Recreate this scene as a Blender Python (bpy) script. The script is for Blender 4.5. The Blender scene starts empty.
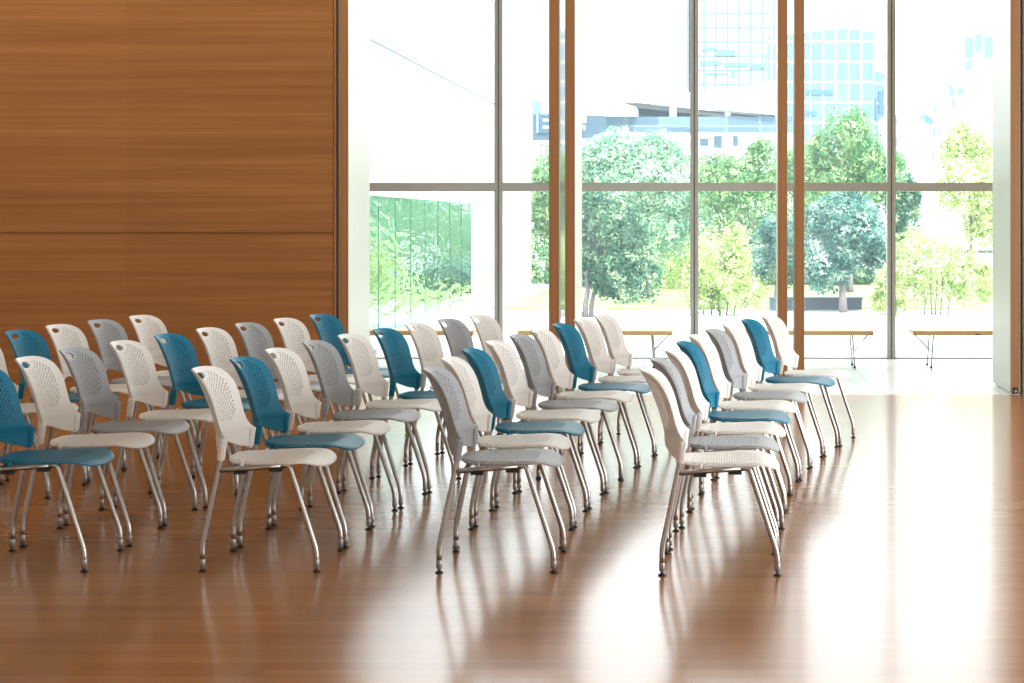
import bpy, bmesh, math, random
from mathutils import Vector, Matrix, noise

R = random.Random(7)
SC = bpy.context.scene
COL = SC.collection
F, PX, PY, CH = 1760.0, 720.0, 222.0, 1.41      # focal length (px), principal point, eye height


def sx(px, Z):                                   # metres across at depth Z
    return (px - PX) * Z / F


def sz(py, Z):                                   # metres up at depth Z
    return CH - (py - PY) * Z / F


# ------------------------------------------------------------------ helpers
def lin(r, g, b):
    def c(v):
        v /= 255.0
        return v / 12.92 if v <= 0.04045 else ((v + 0.055) / 1.055) ** 2.4
    return (c(r), c(g), c(b), 1.0)


def link(name, me, mat=None, parent=None):
    o = bpy.data.objects.new(name, me)
    COL.objects.link(o)
    if mat is not None:
        if isinstance(mat, (list, tuple)):
            for m in mat:
                me.materials.append(m)
        else:
            me.materials.append(mat)
    if parent is not None:
        o.parent = parent
    return o


def obj(name, bm, mat, parent=None, smooth=False):
    me = bpy.data.meshes.new(name)
    bmesh.ops.recalc_face_normals(bm, faces=bm.faces[:])
    bm.to_mesh(me)
    bm.free()
    if smooth:
        me.polygons.foreach_set('use_smooth', [True] * len(me.polygons))
    return link(name, me, mat, parent)


def tag(o, label=None, cat=None, group=None, kind=None):
    if label:
        o['label'] = label
    if cat:
        o['category'] = cat
    if group:
        o['group'] = group
    if kind:
        o['kind'] = kind
    return o


def empty(name, loc=(0, 0, 0), rz=0.0):
    o = bpy.data.objects.new(name, None)
    o.empty_display_size = 0.1
    COL.objects.link(o)
    o.location = loc
    o.rotation_euler = (0, 0, rz)
    return o


def box(bm, x0, x1, y0, y1, z0, z1, mi=0):
    vs = [bm.verts.new((x, y, z)) for x in (x0, x1) for y in (y0, y1) for z in (z0, z1)]
    for q in ((0, 1, 3, 2), (4, 6, 7, 5), (0, 4, 5, 1), (2, 3, 7, 6), (0, 2, 6, 4), (1, 5, 7, 3)):
        f = bm.faces.new([vs[i] for i in q])
        f.material_index = mi
    return vs


def bevel(bm, w, seg=2):
    bmesh.ops.recalc_face_normals(bm, faces=bm.faces[:])
    bmesh.ops.bevel(bm, geom=bm.edges[:], offset=w, segments=seg, affect='EDGES', profile=0.5)


def fillet(pts, r, seg=5):
    P = [Vector(p) for p in pts]
    out = [P[0]]
    for i in range(1, len(P) - 1):
        a, b, c = P[i - 1], P[i], P[i + 1]
        d1, d2 = (a - b), (c - b)
        rr = min(r, d1.length * 0.45, d2.length * 0.45)
        p1, p2 = b + d1.normalized() * rr, b + d2.normalized() * rr
        for k in range(seg + 1):
            t = k / seg
            out.append(p1 * (1 - t) ** 2 + b * 2 * t * (1 - t) + p2 * t * t)
    out.append(P[-1])
    return out


def tube(bm, pts, rad, n=10, cap=True):
    P = [Vector(p) for p in pts]
    rads = rad if isinstance(rad, (list, tuple)) else [rad] * len(P)
    ref = Vector((0, 1, 0))
    rings = []
    for i, p in enumerate(P):
        t = (P[min(i + 1, len(P) - 1)] - P[max(i - 1, 0)]).normalized()
        a = ref - t * ref.dot(t)
        if a.length < 1e-3:
            a = Vector((1, 0, 0)) - t * t.x
        a.normalize()
        ref = a
        b = t.cross(a)
        rings.append([bm.verts.new(p + (a * math.cos(2 * math.pi * k / n) + b * math.sin(2 * math.pi * k / n)) * rads[i])
                      for k in range(n)])
    for i in range(len(P) - 1):
        for k in range(n):
            bm.faces.new((rings[i][k], rings[i][(k + 1) % n], rings[i + 1][(k + 1) % n], rings[i + 1][k]))
    if cap:
        bm.faces.new(rings[0][::-1])
        bm.faces.new(rings[-1])


def lathe(bm, prof, cx=0, cy=0, n=14):
    rings = [[bm.verts.new((cx + r * math.cos(2 * math.pi * k / n), cy + r * math.sin(2 * math.pi * k / n), z))
              for k in range(n)] for r, z in prof]
    for i in range(len(prof) - 1):
        for k in range(n):
            bm.faces.new((rings[i][k], rings[i][(k + 1) % n], rings[i + 1][(k + 1) % n], rings[i + 1][k]))
    bm.faces.new(rings[0][::-1])
    bm.faces.new(rings[-1])


def interp(x, tab):
    if x <= tab[0][0]:
        return tab[0][1]
    for (a, va), (b, vb) in zip(tab, tab[1:]):
        if x <= b:
            return va + (vb - va) * (x - a) / (b - a)
    return tab[-1][1]


def spline(x, tab):                              # smooth (Catmull-Rom) table lookup
    n = len(tab)
    if x <= tab[0][0]:
        return tab[0][1]
    if x >= tab[-1][0]:
        return tab[-1][1]
    for i in range(n - 1):
        if x <= tab[i + 1][0]:
            x0, x1 = tab[i][0], tab[i + 1][0]
            h = x1 - x0
            t = (x - x0) / h

            def m(j):
                if j == 0 or j == n - 1:
                    a, b = (0, 1) if j == 0 else (n - 2, n - 1)
                else:
                    a, b = j - 1, j + 1
                return (tab[b][1] - tab[a][1]) / (tab[b][0] - tab[a][0])
            return ((2 * t ** 3 - 3 * t * t + 1) * tab[i][1] + (t ** 3 - 2 * t * t + t) * h * m(i)
                    + (-2 * t ** 3 + 3 * t * t) * tab[i + 1][1] + (t ** 3 - t * t) * h * m(i + 1))


# ------------------------------------------------------------------ materials
def new_mat(name):
    m = bpy.data.materials.new(name)
    m.use_nodes = True
    nt = m.node_tree
    b = nt.nodes['Principled BSDF']
    return m, nt, b


def simple(name, col, rough=0.5, metal=0.0, spec=0.5):
    m, nt, b = new_mat(name)
    b.inputs['Base Color'].default_value = col
    b.inputs['Roughness'].default_value = rough
    b.inputs['Metallic'].default_value = metal
    b.inputs['Specular IOR Level'].default_value = spec
    return m


def N(nt, t, **kw):
    n = nt.nodes.new(t)
    for k, v in kw.items():
        setattr(n, k, v)
    return n


def ramp(nt, stops):
    r = N(nt, 'ShaderNodeValToRGB')
    cr = r.color_ramp
    while len(cr.elements) < len(stops):
        cr.elements.new(0.5)
    for e, (p, c) in zip(cr.elements, stops):
        e.position = p
        e.color = c
    return r


def plastic(name, col, rough=0.48):
    m, nt, b = new_mat(name)
    tc = N(nt, 'ShaderNodeTexCoord')
    no = N(nt, 'ShaderNodeTexNoise')
    no.inputs['Scale'].default_value = 900
    no.inputs['Detail'].default_value = 2
    nt.links.new(tc.outputs['Object'], no.inputs['Vector'])
    bu = N(nt, 'ShaderNodeBump')
    bu.inputs['Strength'].default_value = 0.05
    bu.inputs['Distance'].default_value = 0.001
    nt.links.new(no.outputs['Fac'], bu.inputs['Height'])
    nt.links.new(bu.outputs['Normal'], b.inputs['Normal'])
    b.inputs['Base Color'].default_value = col
    b.inputs['Roughness'].default_value = rough
    b.inputs['Specular IOR Level'].default_value = 0.28
    return m


def veneer(name, c1, c2, c3, axis='X', rough=0.45, scale=1.0, leaf=0.0, plane='Z'):
    """wood veneer: long grain along one axis, leaf-to-leaf tone changes"""
    m, nt, b = new_mat(name)
    tc = N(nt, 'ShaderNodeTexCoord')
    mp = N(nt, 'ShaderNodeMapping')
    s = {'X': (0.35, 22, 22), 'Z': (22, 22, 0.35), 'Y': (22, 0.35, 22)}[axis]
    mp.inputs['Scale'].default_value = [v * scale for v in s]
    nt.links.new(tc.outputs['Object'], mp.inputs['Vector'])
    n1 = N(nt, 'ShaderNodeTexNoise')
    n1.inputs['Scale'].default_value = 1.0
    n1.inputs['Detail'].default_value = 6
    n1.inputs['Roughness'].default_value = 0.62
    n1.inputs['Distortion'].default_value = 0.6
    nt.links.new(mp.outputs['Vector'], n1.inputs['Vector'])
    mp2 = N(nt, 'ShaderNodeMapping')
    s2 = {'X': (0.25, 3.2, 3.2), 'Z': (3.2, 3.2, 0.25), 'Y': (3.2, 0.25, 3.2)}[axis]
    mp2.inputs['Scale'].default_value = s2
    nt.links.new(tc.outputs['Object'], mp2.inputs['Vector'])
    n2 = N(nt, 'ShaderNodeTexNoise')
    n2.inputs['Scale'].default_value = 1.0
    n2.inputs['Detail'].default_value = 3
    nt.links.new(mp2.outputs['Vector'], n2.inputs['Vector'])
    mx = N(nt, 'ShaderNodeMath', operation='MULTIPLY_ADD')
    mx.inputs[1].default_value = 0.68
    nt.links.new(n1.outputs['Fac'], mx.inputs[0])
    hf = N(nt, 'ShaderNodeMath', operation='MULTIPLY')
    hf.inputs[1].default_value = 0.32
    nt.links.new(n2.outputs['Fac'], hf.inputs[0])
    nt.links.new(hf.outputs[0], mx.inputs[2])
    rp = ramp(nt, [(0.33, c1), (0.5, c2), (0.68, c3)])
    nt.links.new(mx.outputs[0], rp.inputs['Fac'])
    out = rp.outputs['Color']
    if leaf:
        bk = N(nt, 'ShaderNodeTexBrick')
        bk.offset = 0.0
        mp3 = N(nt, 'ShaderNodeMapping')
        mp3.inputs['Rotation'].default_value = (math.pi / 2, 0, 0)
        mp3.inputs['Location'].default_value = (1.28, 0.0, 0.0)
        nt.links.new(tc.outputs['Object'], mp3.inputs['Vector'])
        nt.links.new(mp3.outputs['Vector'], bk.inputs['Vector'])
        bk.inputs['Scale'].default_value = 1.0
        bk.inputs['Brick Width'].default_value = 1.79
        bk.inputs['Row Height'].default_value = 50.0
        bk.inputs['Mortar Size'].default_value = 0.0
        bk.inputs['Color1'].default_value = (1 - leaf, 1 - leaf, 1 - leaf, 1)
        bk.inputs['Color2'].default_value = (1.0, 1.0, 1.0, 1)
        ml = N(nt, 'ShaderNodeMix', data_type='RGBA', blend_type='MULTIPLY')
        ml.inputs['Factor'].default_value = 1.0
        nt.links.new(out, ml.inputs[6])
        nt.links.new(bk.outputs['Color'], ml.inputs[7])
        out = ml.outputs[2]
    nt.links.new(out, b.inputs['Base Color'])
    b.inputs['Roughness'].default_value = rough
    b.inputs['Specular IOR Level'].default_value = 0.35
    return m


def plank_floor(name):
    m, nt, b = new_mat(name)
    tc = N(nt, 'ShaderNodeTexCoord')
    bk = N(nt, 'ShaderNodeTexBrick')
    bk.offset = 0.0
    bk.inputs['Scale'].default_value = 1.0
    bk.inputs['Brick Width'].default_value = 1.9
    bk.inputs['Row Height'].default_value = 0.084
    bk.inputs['Mortar Size'].default_value = 0.0005
    bk.inputs['Mortar Smooth'].default_value = 0.2
    bk.inputs['Bias'].default_value = 0.0
    bk.inputs['Color1'].default_value = lin(162, 109, 65)
    bk.inputs['Color2'].default_value = lin(176, 121, 74)
    bk.inputs['Mortar'].default_value = lin(136, 90, 53)
    # every row of strips starts at its own random place
    sp = N(nt, 'ShaderNodeSeparateXYZ')
    nt.links.new(tc.outputs['Object'], sp.inputs[0])
    dv = N(nt, 'ShaderNodeMath', operation='DIVIDE')
    dv.inputs[1].default_value = 0.084
    nt.links.new(sp.outputs['Y'], dv.inputs[0])
    fl = N(nt, 'ShaderNodeMath', operation='FLOOR')
    nt.links.new(dv.outputs[0], fl.inputs[0])
    wn_ = N(nt, 'ShaderNodeTexWhiteNoise', noise_dimensions='1D')
    nt.links.new(fl.outputs[0], wn_.inputs['W'])
    ma = N(nt, 'ShaderNodeMath', operation='MULTIPLY_ADD')
    ma.inputs[1].default_value = 1.9
    nt.links.new(wn_.outputs['Value'], ma.inputs[0])
    nt.links.new(sp.outputs['X'], ma.inputs[2])
    cb = N(nt, 'ShaderNodeCombineXYZ')
    nt.links.new(ma.outputs[0], cb.inputs['X'])
    nt.links.new(sp.outputs['Y'], cb.inputs['Y'])
    nt.links.new(cb.outputs[0], bk.inputs['Vector'])
    mp = N(nt, 'ShaderNodeMapping')
    mp.inputs['Scale'].default_value = (0.9, 18, 1)
    nt.links.new(tc.outputs['Object'], mp.inputs['Vector'])
    no = N(nt, 'ShaderNodeTexNoise')
    no.inputs['Scale'].default_value = 1.0
    no.inputs['Detail'].default_value = 5
    no.inputs['Roughness'].default_value = 0.6
    nt.links.new(mp.outputs['Vector'], no.inputs['Vector'])
    rp = ramp(nt, [(0.3, (0.9, 0.9, 0.89, 1)), (0.7, (1.08, 1.08, 1.08, 1))])
    nt.links.new(no.outputs['Fac'], rp.inputs['Fac'])
    ml = N(nt, 'ShaderNodeMix', data_type='RGBA', blend_type='MULTIPLY')
    ml.inputs['Factor'].default_value = 1.0
    nt.links.new(bk.outputs['Color'], ml.inputs[6])
    nt.links.new(rp.outputs['Color'], ml.inputs[7])
    nt.links.new(ml.outputs[2], b.inputs['Base Color'])
    # board-to-board gloss and a faint cupping bump that smears reflections
    rr = N(nt, 'ShaderNodeMapRange')
    rr.inputs['To Min'].default_value = 0.2
    rr.inputs['To Max'].default_value = 0.3
    nt.links.new(no.outputs['Fac'], rr.inputs['Value'])
    nt.links.new(rr.outputs['Result'], b.inputs['Roughness'])
    b.inputs['Specular IOR Level'].default_value = 0.08
    cw = N(nt, 'ShaderNodeMapRange')
    cw.inputs['From Min'].default_value = 0.3
    cw.inputs['From Max'].default_value = 0.7
    cw.inputs['To Min'].default_value = 0.54
    cw.inputs['To Max'].default_value = 0.63
    nt.links.new(no.outputs['Fac'], cw.inputs['Value'])
    nt.links.new(cw.outputs['Result'], b.inputs['Coat Weight'])
    b.inputs['Coat Roughness'].default_value = 0.14
    b.inputs['Coat IOR'].default_value = 1.25
    return m


def tile_floor(name):
    m, nt, b = new_mat(name)
    tc = N(nt, 'ShaderNodeTexCoord')
    mp = N(nt, 'ShaderNodeMapping')
    mp.inputs['Location'].default_value = (-1.297, 0.35, 0)
    nt.links.new(tc.outputs['Object'], mp.inputs['Vector'])
    bk = N(nt, 'ShaderNodeTexBrick')
    bk.offset = 0.0
    bk.inputs['Scale'].default_value = 1.0
    bk.inputs['Brick Width'].default_value = 0.51
    bk.inputs['Row Height'].default_value = 1.02
    bk.inputs['Mortar Size'].default_value = 0.003
    bk.inputs['Color1'].default_value = lin(232, 234, 234)
    bk.inputs['Color2'].default_value = lin(238, 239, 238)
    bk.inputs['Mortar'].default_value = lin(140, 146, 150)
    nt.links.new(mp.outputs['Vector'], bk.inputs['Vector'])
    nt.links.new(bk.outputs['Color'], b.inputs['Base Color'])
    b.inputs['Roughness'].default_value = 0.2
    b.inputs['Specular IOR Level'].default_value = 0.3
    return m


def window_glass(name, veil=0.0):
    m = bpy.data.materials.new(name)
    m.use_nodes = True
    nt = m.node_tree
    nt.nodes.clear()
    out = N(nt, 'ShaderNodeOutputMaterial')
    tr = N(nt, 'ShaderNodeBsdfTransparent')
    tr.inputs['Color'].default_value = (0.97, 0.985, 0.98, 1)
    gl = N(nt, 'ShaderNodeBsdfGlossy')
    gl.inputs['Roughness'].default_value = 0.02
    fr = N(nt, 'ShaderNodeFresnel')
    fr.inputs['IOR'].default_value = 1.45
    mx = N(nt, 'ShaderNodeMixShader')
    nt.links.new(fr.outputs[0], mx.inputs[0])
    nt.links.new(tr.outputs[0], mx.inputs[1])
    nt.links.new(gl.outputs[0], mx.inputs[2])
    last = mx
    if veil:                                      # pale haze over the outdoor view, put into the glass
        tl = N(nt, 'ShaderNodeBsdfTranslucent')
        tl.inputs['Color'].default_value = (0.86, 0.95, 1.0, 1)
        m2 = N(nt, 'ShaderNodeMixShader')
        m2.inputs[0].default_value = veil
        nt.links.new(mx.outputs[0], m2.inputs[1])
        nt.links.new(tl.outputs[0], m2.inputs[2])
        last = m2
    nt.links.new(last.outputs[0], out.inputs['Surface'])
    return m


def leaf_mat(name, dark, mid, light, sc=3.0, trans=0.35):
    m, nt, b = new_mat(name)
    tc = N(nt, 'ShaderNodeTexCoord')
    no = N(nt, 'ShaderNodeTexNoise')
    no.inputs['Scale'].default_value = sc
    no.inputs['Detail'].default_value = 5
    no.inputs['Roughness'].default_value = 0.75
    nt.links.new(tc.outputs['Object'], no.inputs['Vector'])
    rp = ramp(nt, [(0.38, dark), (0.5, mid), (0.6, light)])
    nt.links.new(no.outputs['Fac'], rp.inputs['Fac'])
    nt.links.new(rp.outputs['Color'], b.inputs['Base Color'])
    b.inputs['Roughness'].default_value = 0.6
    b.inputs['Specular IOR Level'].default_value = 0.25
    tl = N(nt, 'ShaderNodeBsdfTranslucent')
    nt.links.new(rp.outputs['Color'], tl.inputs['Color'])
    mx = N(nt, 'ShaderNodeMixShader')
    mx.inputs[0].default_value = trans
    out = nt.nodes['Material Output']
    nt.links.new(b.outputs[0], mx.inputs[1])
    nt.links.new(tl.outputs[0], mx.inputs[2])
    nt.links.new(mx.outputs[0], out.inputs['Surface'])
    return m


def grid_facade(name, glass, bar, bw, bh, ms, var=0.0, rough=0.25, glass2=None):
    """curtain wall: panes split by bars, seen on the object's own X-Z face"""
    m, nt, b = new_mat(name)
    tc = N(nt, 'ShaderNodeTexCoord')
    mp = N(nt, 'ShaderNodeMapping')
    mp.inputs['Rotation'].default_value = (math.pi / 2, 0, 0)
    nt.links.new(tc.outputs['Object'], mp.inputs['Vector'])
    bk = N(nt, 'ShaderNodeTexBrick')
    bk.offset = 0.0
    bk.inputs['Scale'].default_value = 1.0
    bk.inputs['Brick Width'].default_value = bw
    bk.inputs['Row Height'].default_value = bh
    bk.inputs['Mortar Size'].default_value = ms
    bk.inputs['Mortar Smooth'].default_value = 0.0
    bk.inputs['Color1'].default_value = glass
    bk.inputs['Color2'].default_value = glass2 or glass
    bk.inputs['Mortar'].default_value = bar
    nt.links.new(mp.outputs['Vector'], bk.inputs['Vector'])
    nt.links.new(bk.outputs['Color'], b.inputs['Base Color'])
    b.inputs['Roughness'].default_value = rough
    b.inputs['Specular IOR Level'].default_value = 0.3
    return m


M = {}
M['white'] = plastic('white_plastic', lin(234, 230, 225))
M['grey'] = plastic('grey_plastic', lin(164, 166, 169))
M['blue'] = plastic('blue_plastic', lin(14, 116, 146))
M['metal'] = simple('satin_nickel', lin(172, 167, 161), 0.3, 1.0)
M['collar'] = simple('grey_sleeve', lin(165, 162, 158), 0.42, 0.7)
M['black'] = simple('black_rubber', lin(28, 28, 30), 0.6)
M['wood_wall'] = veneer('teak_veneer', lin(142, 92, 46), lin(157, 104, 54), lin(176, 120, 66), 'X', 0.5, 1.0, leaf=0.07)
M['groove'] = simple('dark_wood_joint', lin(112, 70, 34), 0.7)
M['wood_edge'] = veneer('teak_edge', lin(140, 98, 60), lin(160, 114, 72), lin(178, 130, 84), 'Z', 0.5)
M['bench_wood'] = veneer('ash_bench', lin(208, 170, 116), lin(222, 186, 132), lin(232, 200, 150), 'X', 0.45)
M['floor'] = plank_floor('strip_floor')
M['tile'] = tile_floor('stone_tile')
M['laminate'] = simple('cream_laminate', lin(190, 191, 180), 0.35)
M['gloss'] = simple('gloss_laminate', lin(226, 232, 222), 0.06)
M['gap_strip'] = simple('teal_gap_strip', lin(46, 98, 116), 0.5)  # plain teal for the strips that fill the panel gaps
M['plaster'] = simple('white_plaster', lin(232, 228, 220), 0.8)
M['ceiling'] = simple('beige_plaster', lin(176, 172, 156), 0.8)
M['steel'] = simple('painted_steel', lin(180, 182, 176), 0.45)
M['steel_dark'] = simple('mullion_joint', lin(96, 98, 94), 0.5)
M['glass'] = window_glass('window_glass', 0.045)
M['chrome'] = simple('bench_rod', lin(150, 158, 160), 0.25, 1.0)
M['concrete'] = simple('pale_paving', lin(205, 210, 212), 0.8)
M['white_wall'] = simple('white_render', lin(222, 228, 232), 0.6)
M['bark'] = simple('grey_bark', lin(120, 112, 118), 0.9)


# ------------------------------------------------------------------ the stacking chair
XC = [(0.44, -0.205), (0.515, -0.222), (0.54, -0.222), (0.595, -0.234), (0.66, -0.254), (0.74, -0.287), (0.785, -0.311), (0.81, -0.330)]
WB = [(0.44, 0.224), (0.522, 0.224), (0.530, 0.221), (0.538, 0.209), (0.550, 0.196), (0.568, 0.186), (0.60, 0.181), (0.64, 0.183), (0.70, 0.189),
      (0.735, 0.187), (0.757, 0.181), (0.772, 0.174), (0.785, 0.162), (0.794, 0.147), (0.800, 0.129), (0.804, 0.103), (0.8055, 0.080)]


def back_x(y, z):
    return spline(z, XC) + interp(z, [(0.455, 1.34), (0.53, 1.86), (0.56, 1.93)]) * y * y


def ss(t):
    t = max(0.0, min(1.0, t))
    return t * t * (3 - 2 * t)


def back_edge(y):
    return 0.503 - 0.048 * ss(abs(y) / 0.20)


def perforated(cols, rows, pos, is_hole, is_cut, hr, snap=None):
    """grid of cells (cols x rows breakpoints); chosen cells get an octagonal hole; pos(a,b) -> 3D"""
    bm = bmesh.new()
    cache = {}

    def V(a, b, key=None):
        k = key or (round(a, 6), round(b, 6))
        if k not in cache:
            cache[k] = bm.verts.new(pos(a, b))
        return cache[k]
    for i in range(len(cols) - 1):
        for j in range(len(rows) - 1):
            a0, a1, b0, b1 = cols[i], cols[i + 1], rows[j], rows[j + 1]
            am, bmid = (a0 + a1) / 2, (b0 + b1) / 2
            if is_cut(am, bmid):
                continue
            ring = [(a0, b0), (am, b0), (a1, b0), (a1, bmid), (a1, b1), (am, b1), (a0, b1), (a0, bmid)]
            if snap:
                rp = []
                for (a, b) in ring:
                    rp.append((a, b))
                ov = [V(*snap(a, b), key=(round(a, 6), round(b, 6))) for a, b in rp]
            else:
                ov = [V(a, b) for a, b in ring]
            if is_hole(i, j, am, bmid):
                iv = []
                for q in range(8):
                    an = -math.pi * 0.75 + q * math.pi / 4
                    iv.append(bm.verts.new(pos(am + (a1 - a0) * hr * math.cos(an), bmid + (b1 - b0) * hr * math.sin(an))))
                for q in range(8):
                    bm.faces.new((ov[q], ov[(q + 1) % 8], iv[(q + 1) % 8], iv[q]))
            else:
                bm.faces.new(ov)
    return bm


def solidify(bm, th):
    bmesh.ops.recalc_face_normals(bm, faces=bm.faces[:])
    bmesh.ops.solidify(bm, geom=bm.faces[:], thickness=th)


def make_backrest(mat, parent):
    nz = 37
    rows = [0.455 + 0.0092 * k for k in range(nz + 1)]        # up to ~0.795
    rows = [r for r in rows if r < 0.7935] + [0.796, 0.7995, 0.8022, 0.8042, 0.8055]
    nc = 42
    cols = [-1 + 2 * k / nc for k in range(nc + 1)]
    HC, HA, HB = 0.7715, 0.043, 0.0145                          # grip slot

    def yz(s, z0):
        y = s * interp(z0, WB)
        z = z0
        if z0 < 0.575:
            z = 0.575 - (0.575 - z0) * (0.575 - back_edge(y)) / (0.575 - 0.455)
        return y, z

    def pos(s, z0):
        y, z = yz(s, z0)
        return (back_x(y, z), y, z)

    def e(s, z0):
        y, z = yz(s, z0)
        return math.sqrt((y / HA) ** 2 + ((z - HC - 0.10 * 0) / HB) ** 2)

    def cut(s, z0):
        return e(s, z0) < 0.98

    def hole(i, j, s, z0):
        if (i + j) % 2:
            return False
        y = s * interp(z0, WB)
        if z0 < 0.572 or z0 > 0.782 or e(s, z0) < 1.55:
            return False
        lim = interp(z0, [(0.572, 0.105), (0.62, 0.150), (0.74, 0.155), (0.775, 0.125), (0.79, 0.09)])
        return abs(y) < lim

    def snap(s, z0):
        d = e(s, z0)
        if d < 1.32:
            w = interp(z0, WB)
            y = s * w
            k = 1.0 / max(d, 0.3) if d < 1.0 else 1.0 + (1.0 / d - 1.0) * 0.75
            return (y * k / interp(HC + (z0 - HC) * k, WB), HC + (z0 - HC) * k)
        return (s, z0)
    bm = perforated(cols, rows, pos, hole, cut, 0.41, snap)
    solidify(bm, 0.007)
    o = obj('backrest', bm, mat, parent, True)
    o.data.set_sharp_from_angle(angle=math.radians(42))
    for s in (-1, 1):
        b2 = bmesh.new()
        y = 0.2135 * s
        p = [(-0.1605, y, 0.447), (-0.160, y, 0.451), (-0.150, y, 0.525), (-0.1495, y, 0.532), (-0.1495, y, 0.535)]
        tube(b2, p, [0.0135, 0.0155, 0.0165, 0.0150, 0.010], 14)
        obj('leg_socket', b2, mat, o, True)
    return o


def _fx(x):
    return 0.05 + (x - 0.05) * 0.845 if x > 0.05 else 0.05 + (x - 0.05) * 1.05


SZ = [(_fx(x), z) for x, z in [(-0.155, 0.4460), (-0.12, 0.4440), (-0.05, 0.4435), (0.05, 0.446), (0.13, 0.4485), (0.18, 0.446), (0.22, 0.437), (0.25, 0.426), (0.272, 0.414), (0.279, 0.408)]]
WS = [(_fx(x), w) for x, w in [(-0.155, 0.062), (-0.152, 0.088), (-0.146, 0.112), (-0.136, 0.133), (-0.118, 0.157), (-0.09, 0.178), (-0.05, 0.196), (0.0, 0.210), (0.05, 0.218), (0.12, 0.222), (0.17, 0.218),
      (0.21, 0.205), (0.238, 0.186), (0.256, 0.162), (0.268, 0.133), (0.275, 0.100), (0.279, 0.060)]]


def make_seat(mat, parent):
    rows = [-0.155, -0.152, -0.147, -0.140, -0.131] + [-0.121 + 0.0103 * k for k in range(33)]
    rows = [r for r in rows if r < 0.222] + [0.228, 0.238, 0.248, 0.256, 0.263, 0.269, 0.274, 0.277, 0.279]
    rows = [_fx(r) for r in rows]
    nc = 40
    cols = [-1 + 2 * k / nc for k in range(nc + 1)]

    def pos(s, x):
        w = interp(x, WS)
        y = s * w
        z = spline(x, SZ)
        z -= 0.010 * ss((abs(s) - 0.86) / 0.14) * (1 - 0.85 * ss((x - 0.12) / 0.07))   # rolled side edges
        z -= 0.007 * (1 - s * s) * ss((x + 0.15) / 0.1) * (1 - ss((x - 0.10) / 0.12))   # shallow dish
        z += 0.006 * s * s * ss((x - 0.14) / 0.08) * (1 - ss((abs(s) - 0.7) / 0.3))
        return (x, y, z)

    def hole(i, j, s, x):
        if (i + j) % 2:
            return False
        lim = interp(x, [(-0.125, 0.15), (-0.06, 0.185), (0.06, 0.185), (0.155, 0.10)])
        return -0.122 < x < 0.152 and abs(s * interp(x, WS)) < lim
    bm = perforated(cols, rows, pos, hole, lambda a, b: False, 0.44)
    solidify(bm, 0.007)
    for s in (-1, 1):
        for x in (-0.078, 0.066):
            zt = 0.439
            lathe(bm, [(0.006, zt - 0.022), (0.0085, zt - 0.012), (0.0085, zt + 0.003)], x, s * 0.2035, 10)
    o = obj('seat', bm, mat, parent, True)
    o.data.set_sharp_from_angle(angle=math.radians(42))
    return o


def glide(parent, x, y):
    bm = bmesh.new()
    lathe(bm, [(0.013, 0.0), (0.0165, 0.0015), (0.0165, 0.0045), (0.009, 0.008), (0.0085, 0.010)], x, y, 14)
    obj('foot_glide', bm, M['black'], parent, True)
    bm = bmesh.new()
    lathe(bm, [(0.006, 0.009), (0.006, 0.018), (0.0105, 0.0185), (0.0119, 0.020), (0.0119, 0.050), (0.0112, 0.052)], x, y, 14)
    obj('foot_sleeve', bm, M['collar'], parent, True)


def make_chair(colour):
    m = M[colour]
    t = empty('stacking_chair')
    make_seat(m, t)
    make_backrest(m, t)
    for s in (-1, 1):
        bm = bmesh.new()
        tube(bm, fillet([(-0.23, s * 0.225, 0.03), (-0.23, s * 0.225, 0.108), (-0.157, s * 0.214, 0.46), (-0.151, s * 0.2133, 0.515)], 0.03), 0.0108, 12)
        lg = obj('leg', bm, M['metal'], t, True)
        glide(lg, -0.23, s * 0.225)
        bm = bmesh.new()
        tube(bm, fillet([(0.085, s * 0.2105, 0.4255), (0.117, s * 0.211, 0.4285), (0.2285, s * 0.225, 0.09), (0.23, s * 0.225, 0.03)], 0.03), 0.0108, 12)
        lg = obj('leg', bm, M['metal'], t, True)
        glide(lg, 0.23, s * 0.225)
        bm = bmesh.new()
        tube(bm, [(-0.164, s * 0.2150, 0.407), (0.088, s * 0.2105, 0.4257)], 0.0105, 12)
        rl = obj('side_rail', bm, M['metal'], t, True)
        for x in (-0.079, 0.062):
            bm = bmesh.new()
            zz = 0.407 + (x + 0.163) * 0.0745 - 0.0095
            box(bm, x - 0.026, x + 0.026, s * 0.211 - 0.012, s * 0.211 + 0.012, zz - 0.012, zz)
            bevel(bm, 0.003)
            obj('stacking_bumper', bm, M['black'], rl)
    for x, z in ((-0.135, 0.4085), (0.10, 0.4258)):
        bm = bmesh.new()
        tube(bm, [(x, -0.211, z), (x, 0.211, z)], 0.0085, 10)
        obj('crossbar', bm, M['metal'], t, True)
    return t


def copy_tree(o, parent=None):
    c = o.copy()
    COL.objects.link(c)
    if parent is not None:
        c.parent = parent
    for ch in list(o.children):
        copy_tree(ch, c)
    return c


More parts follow.
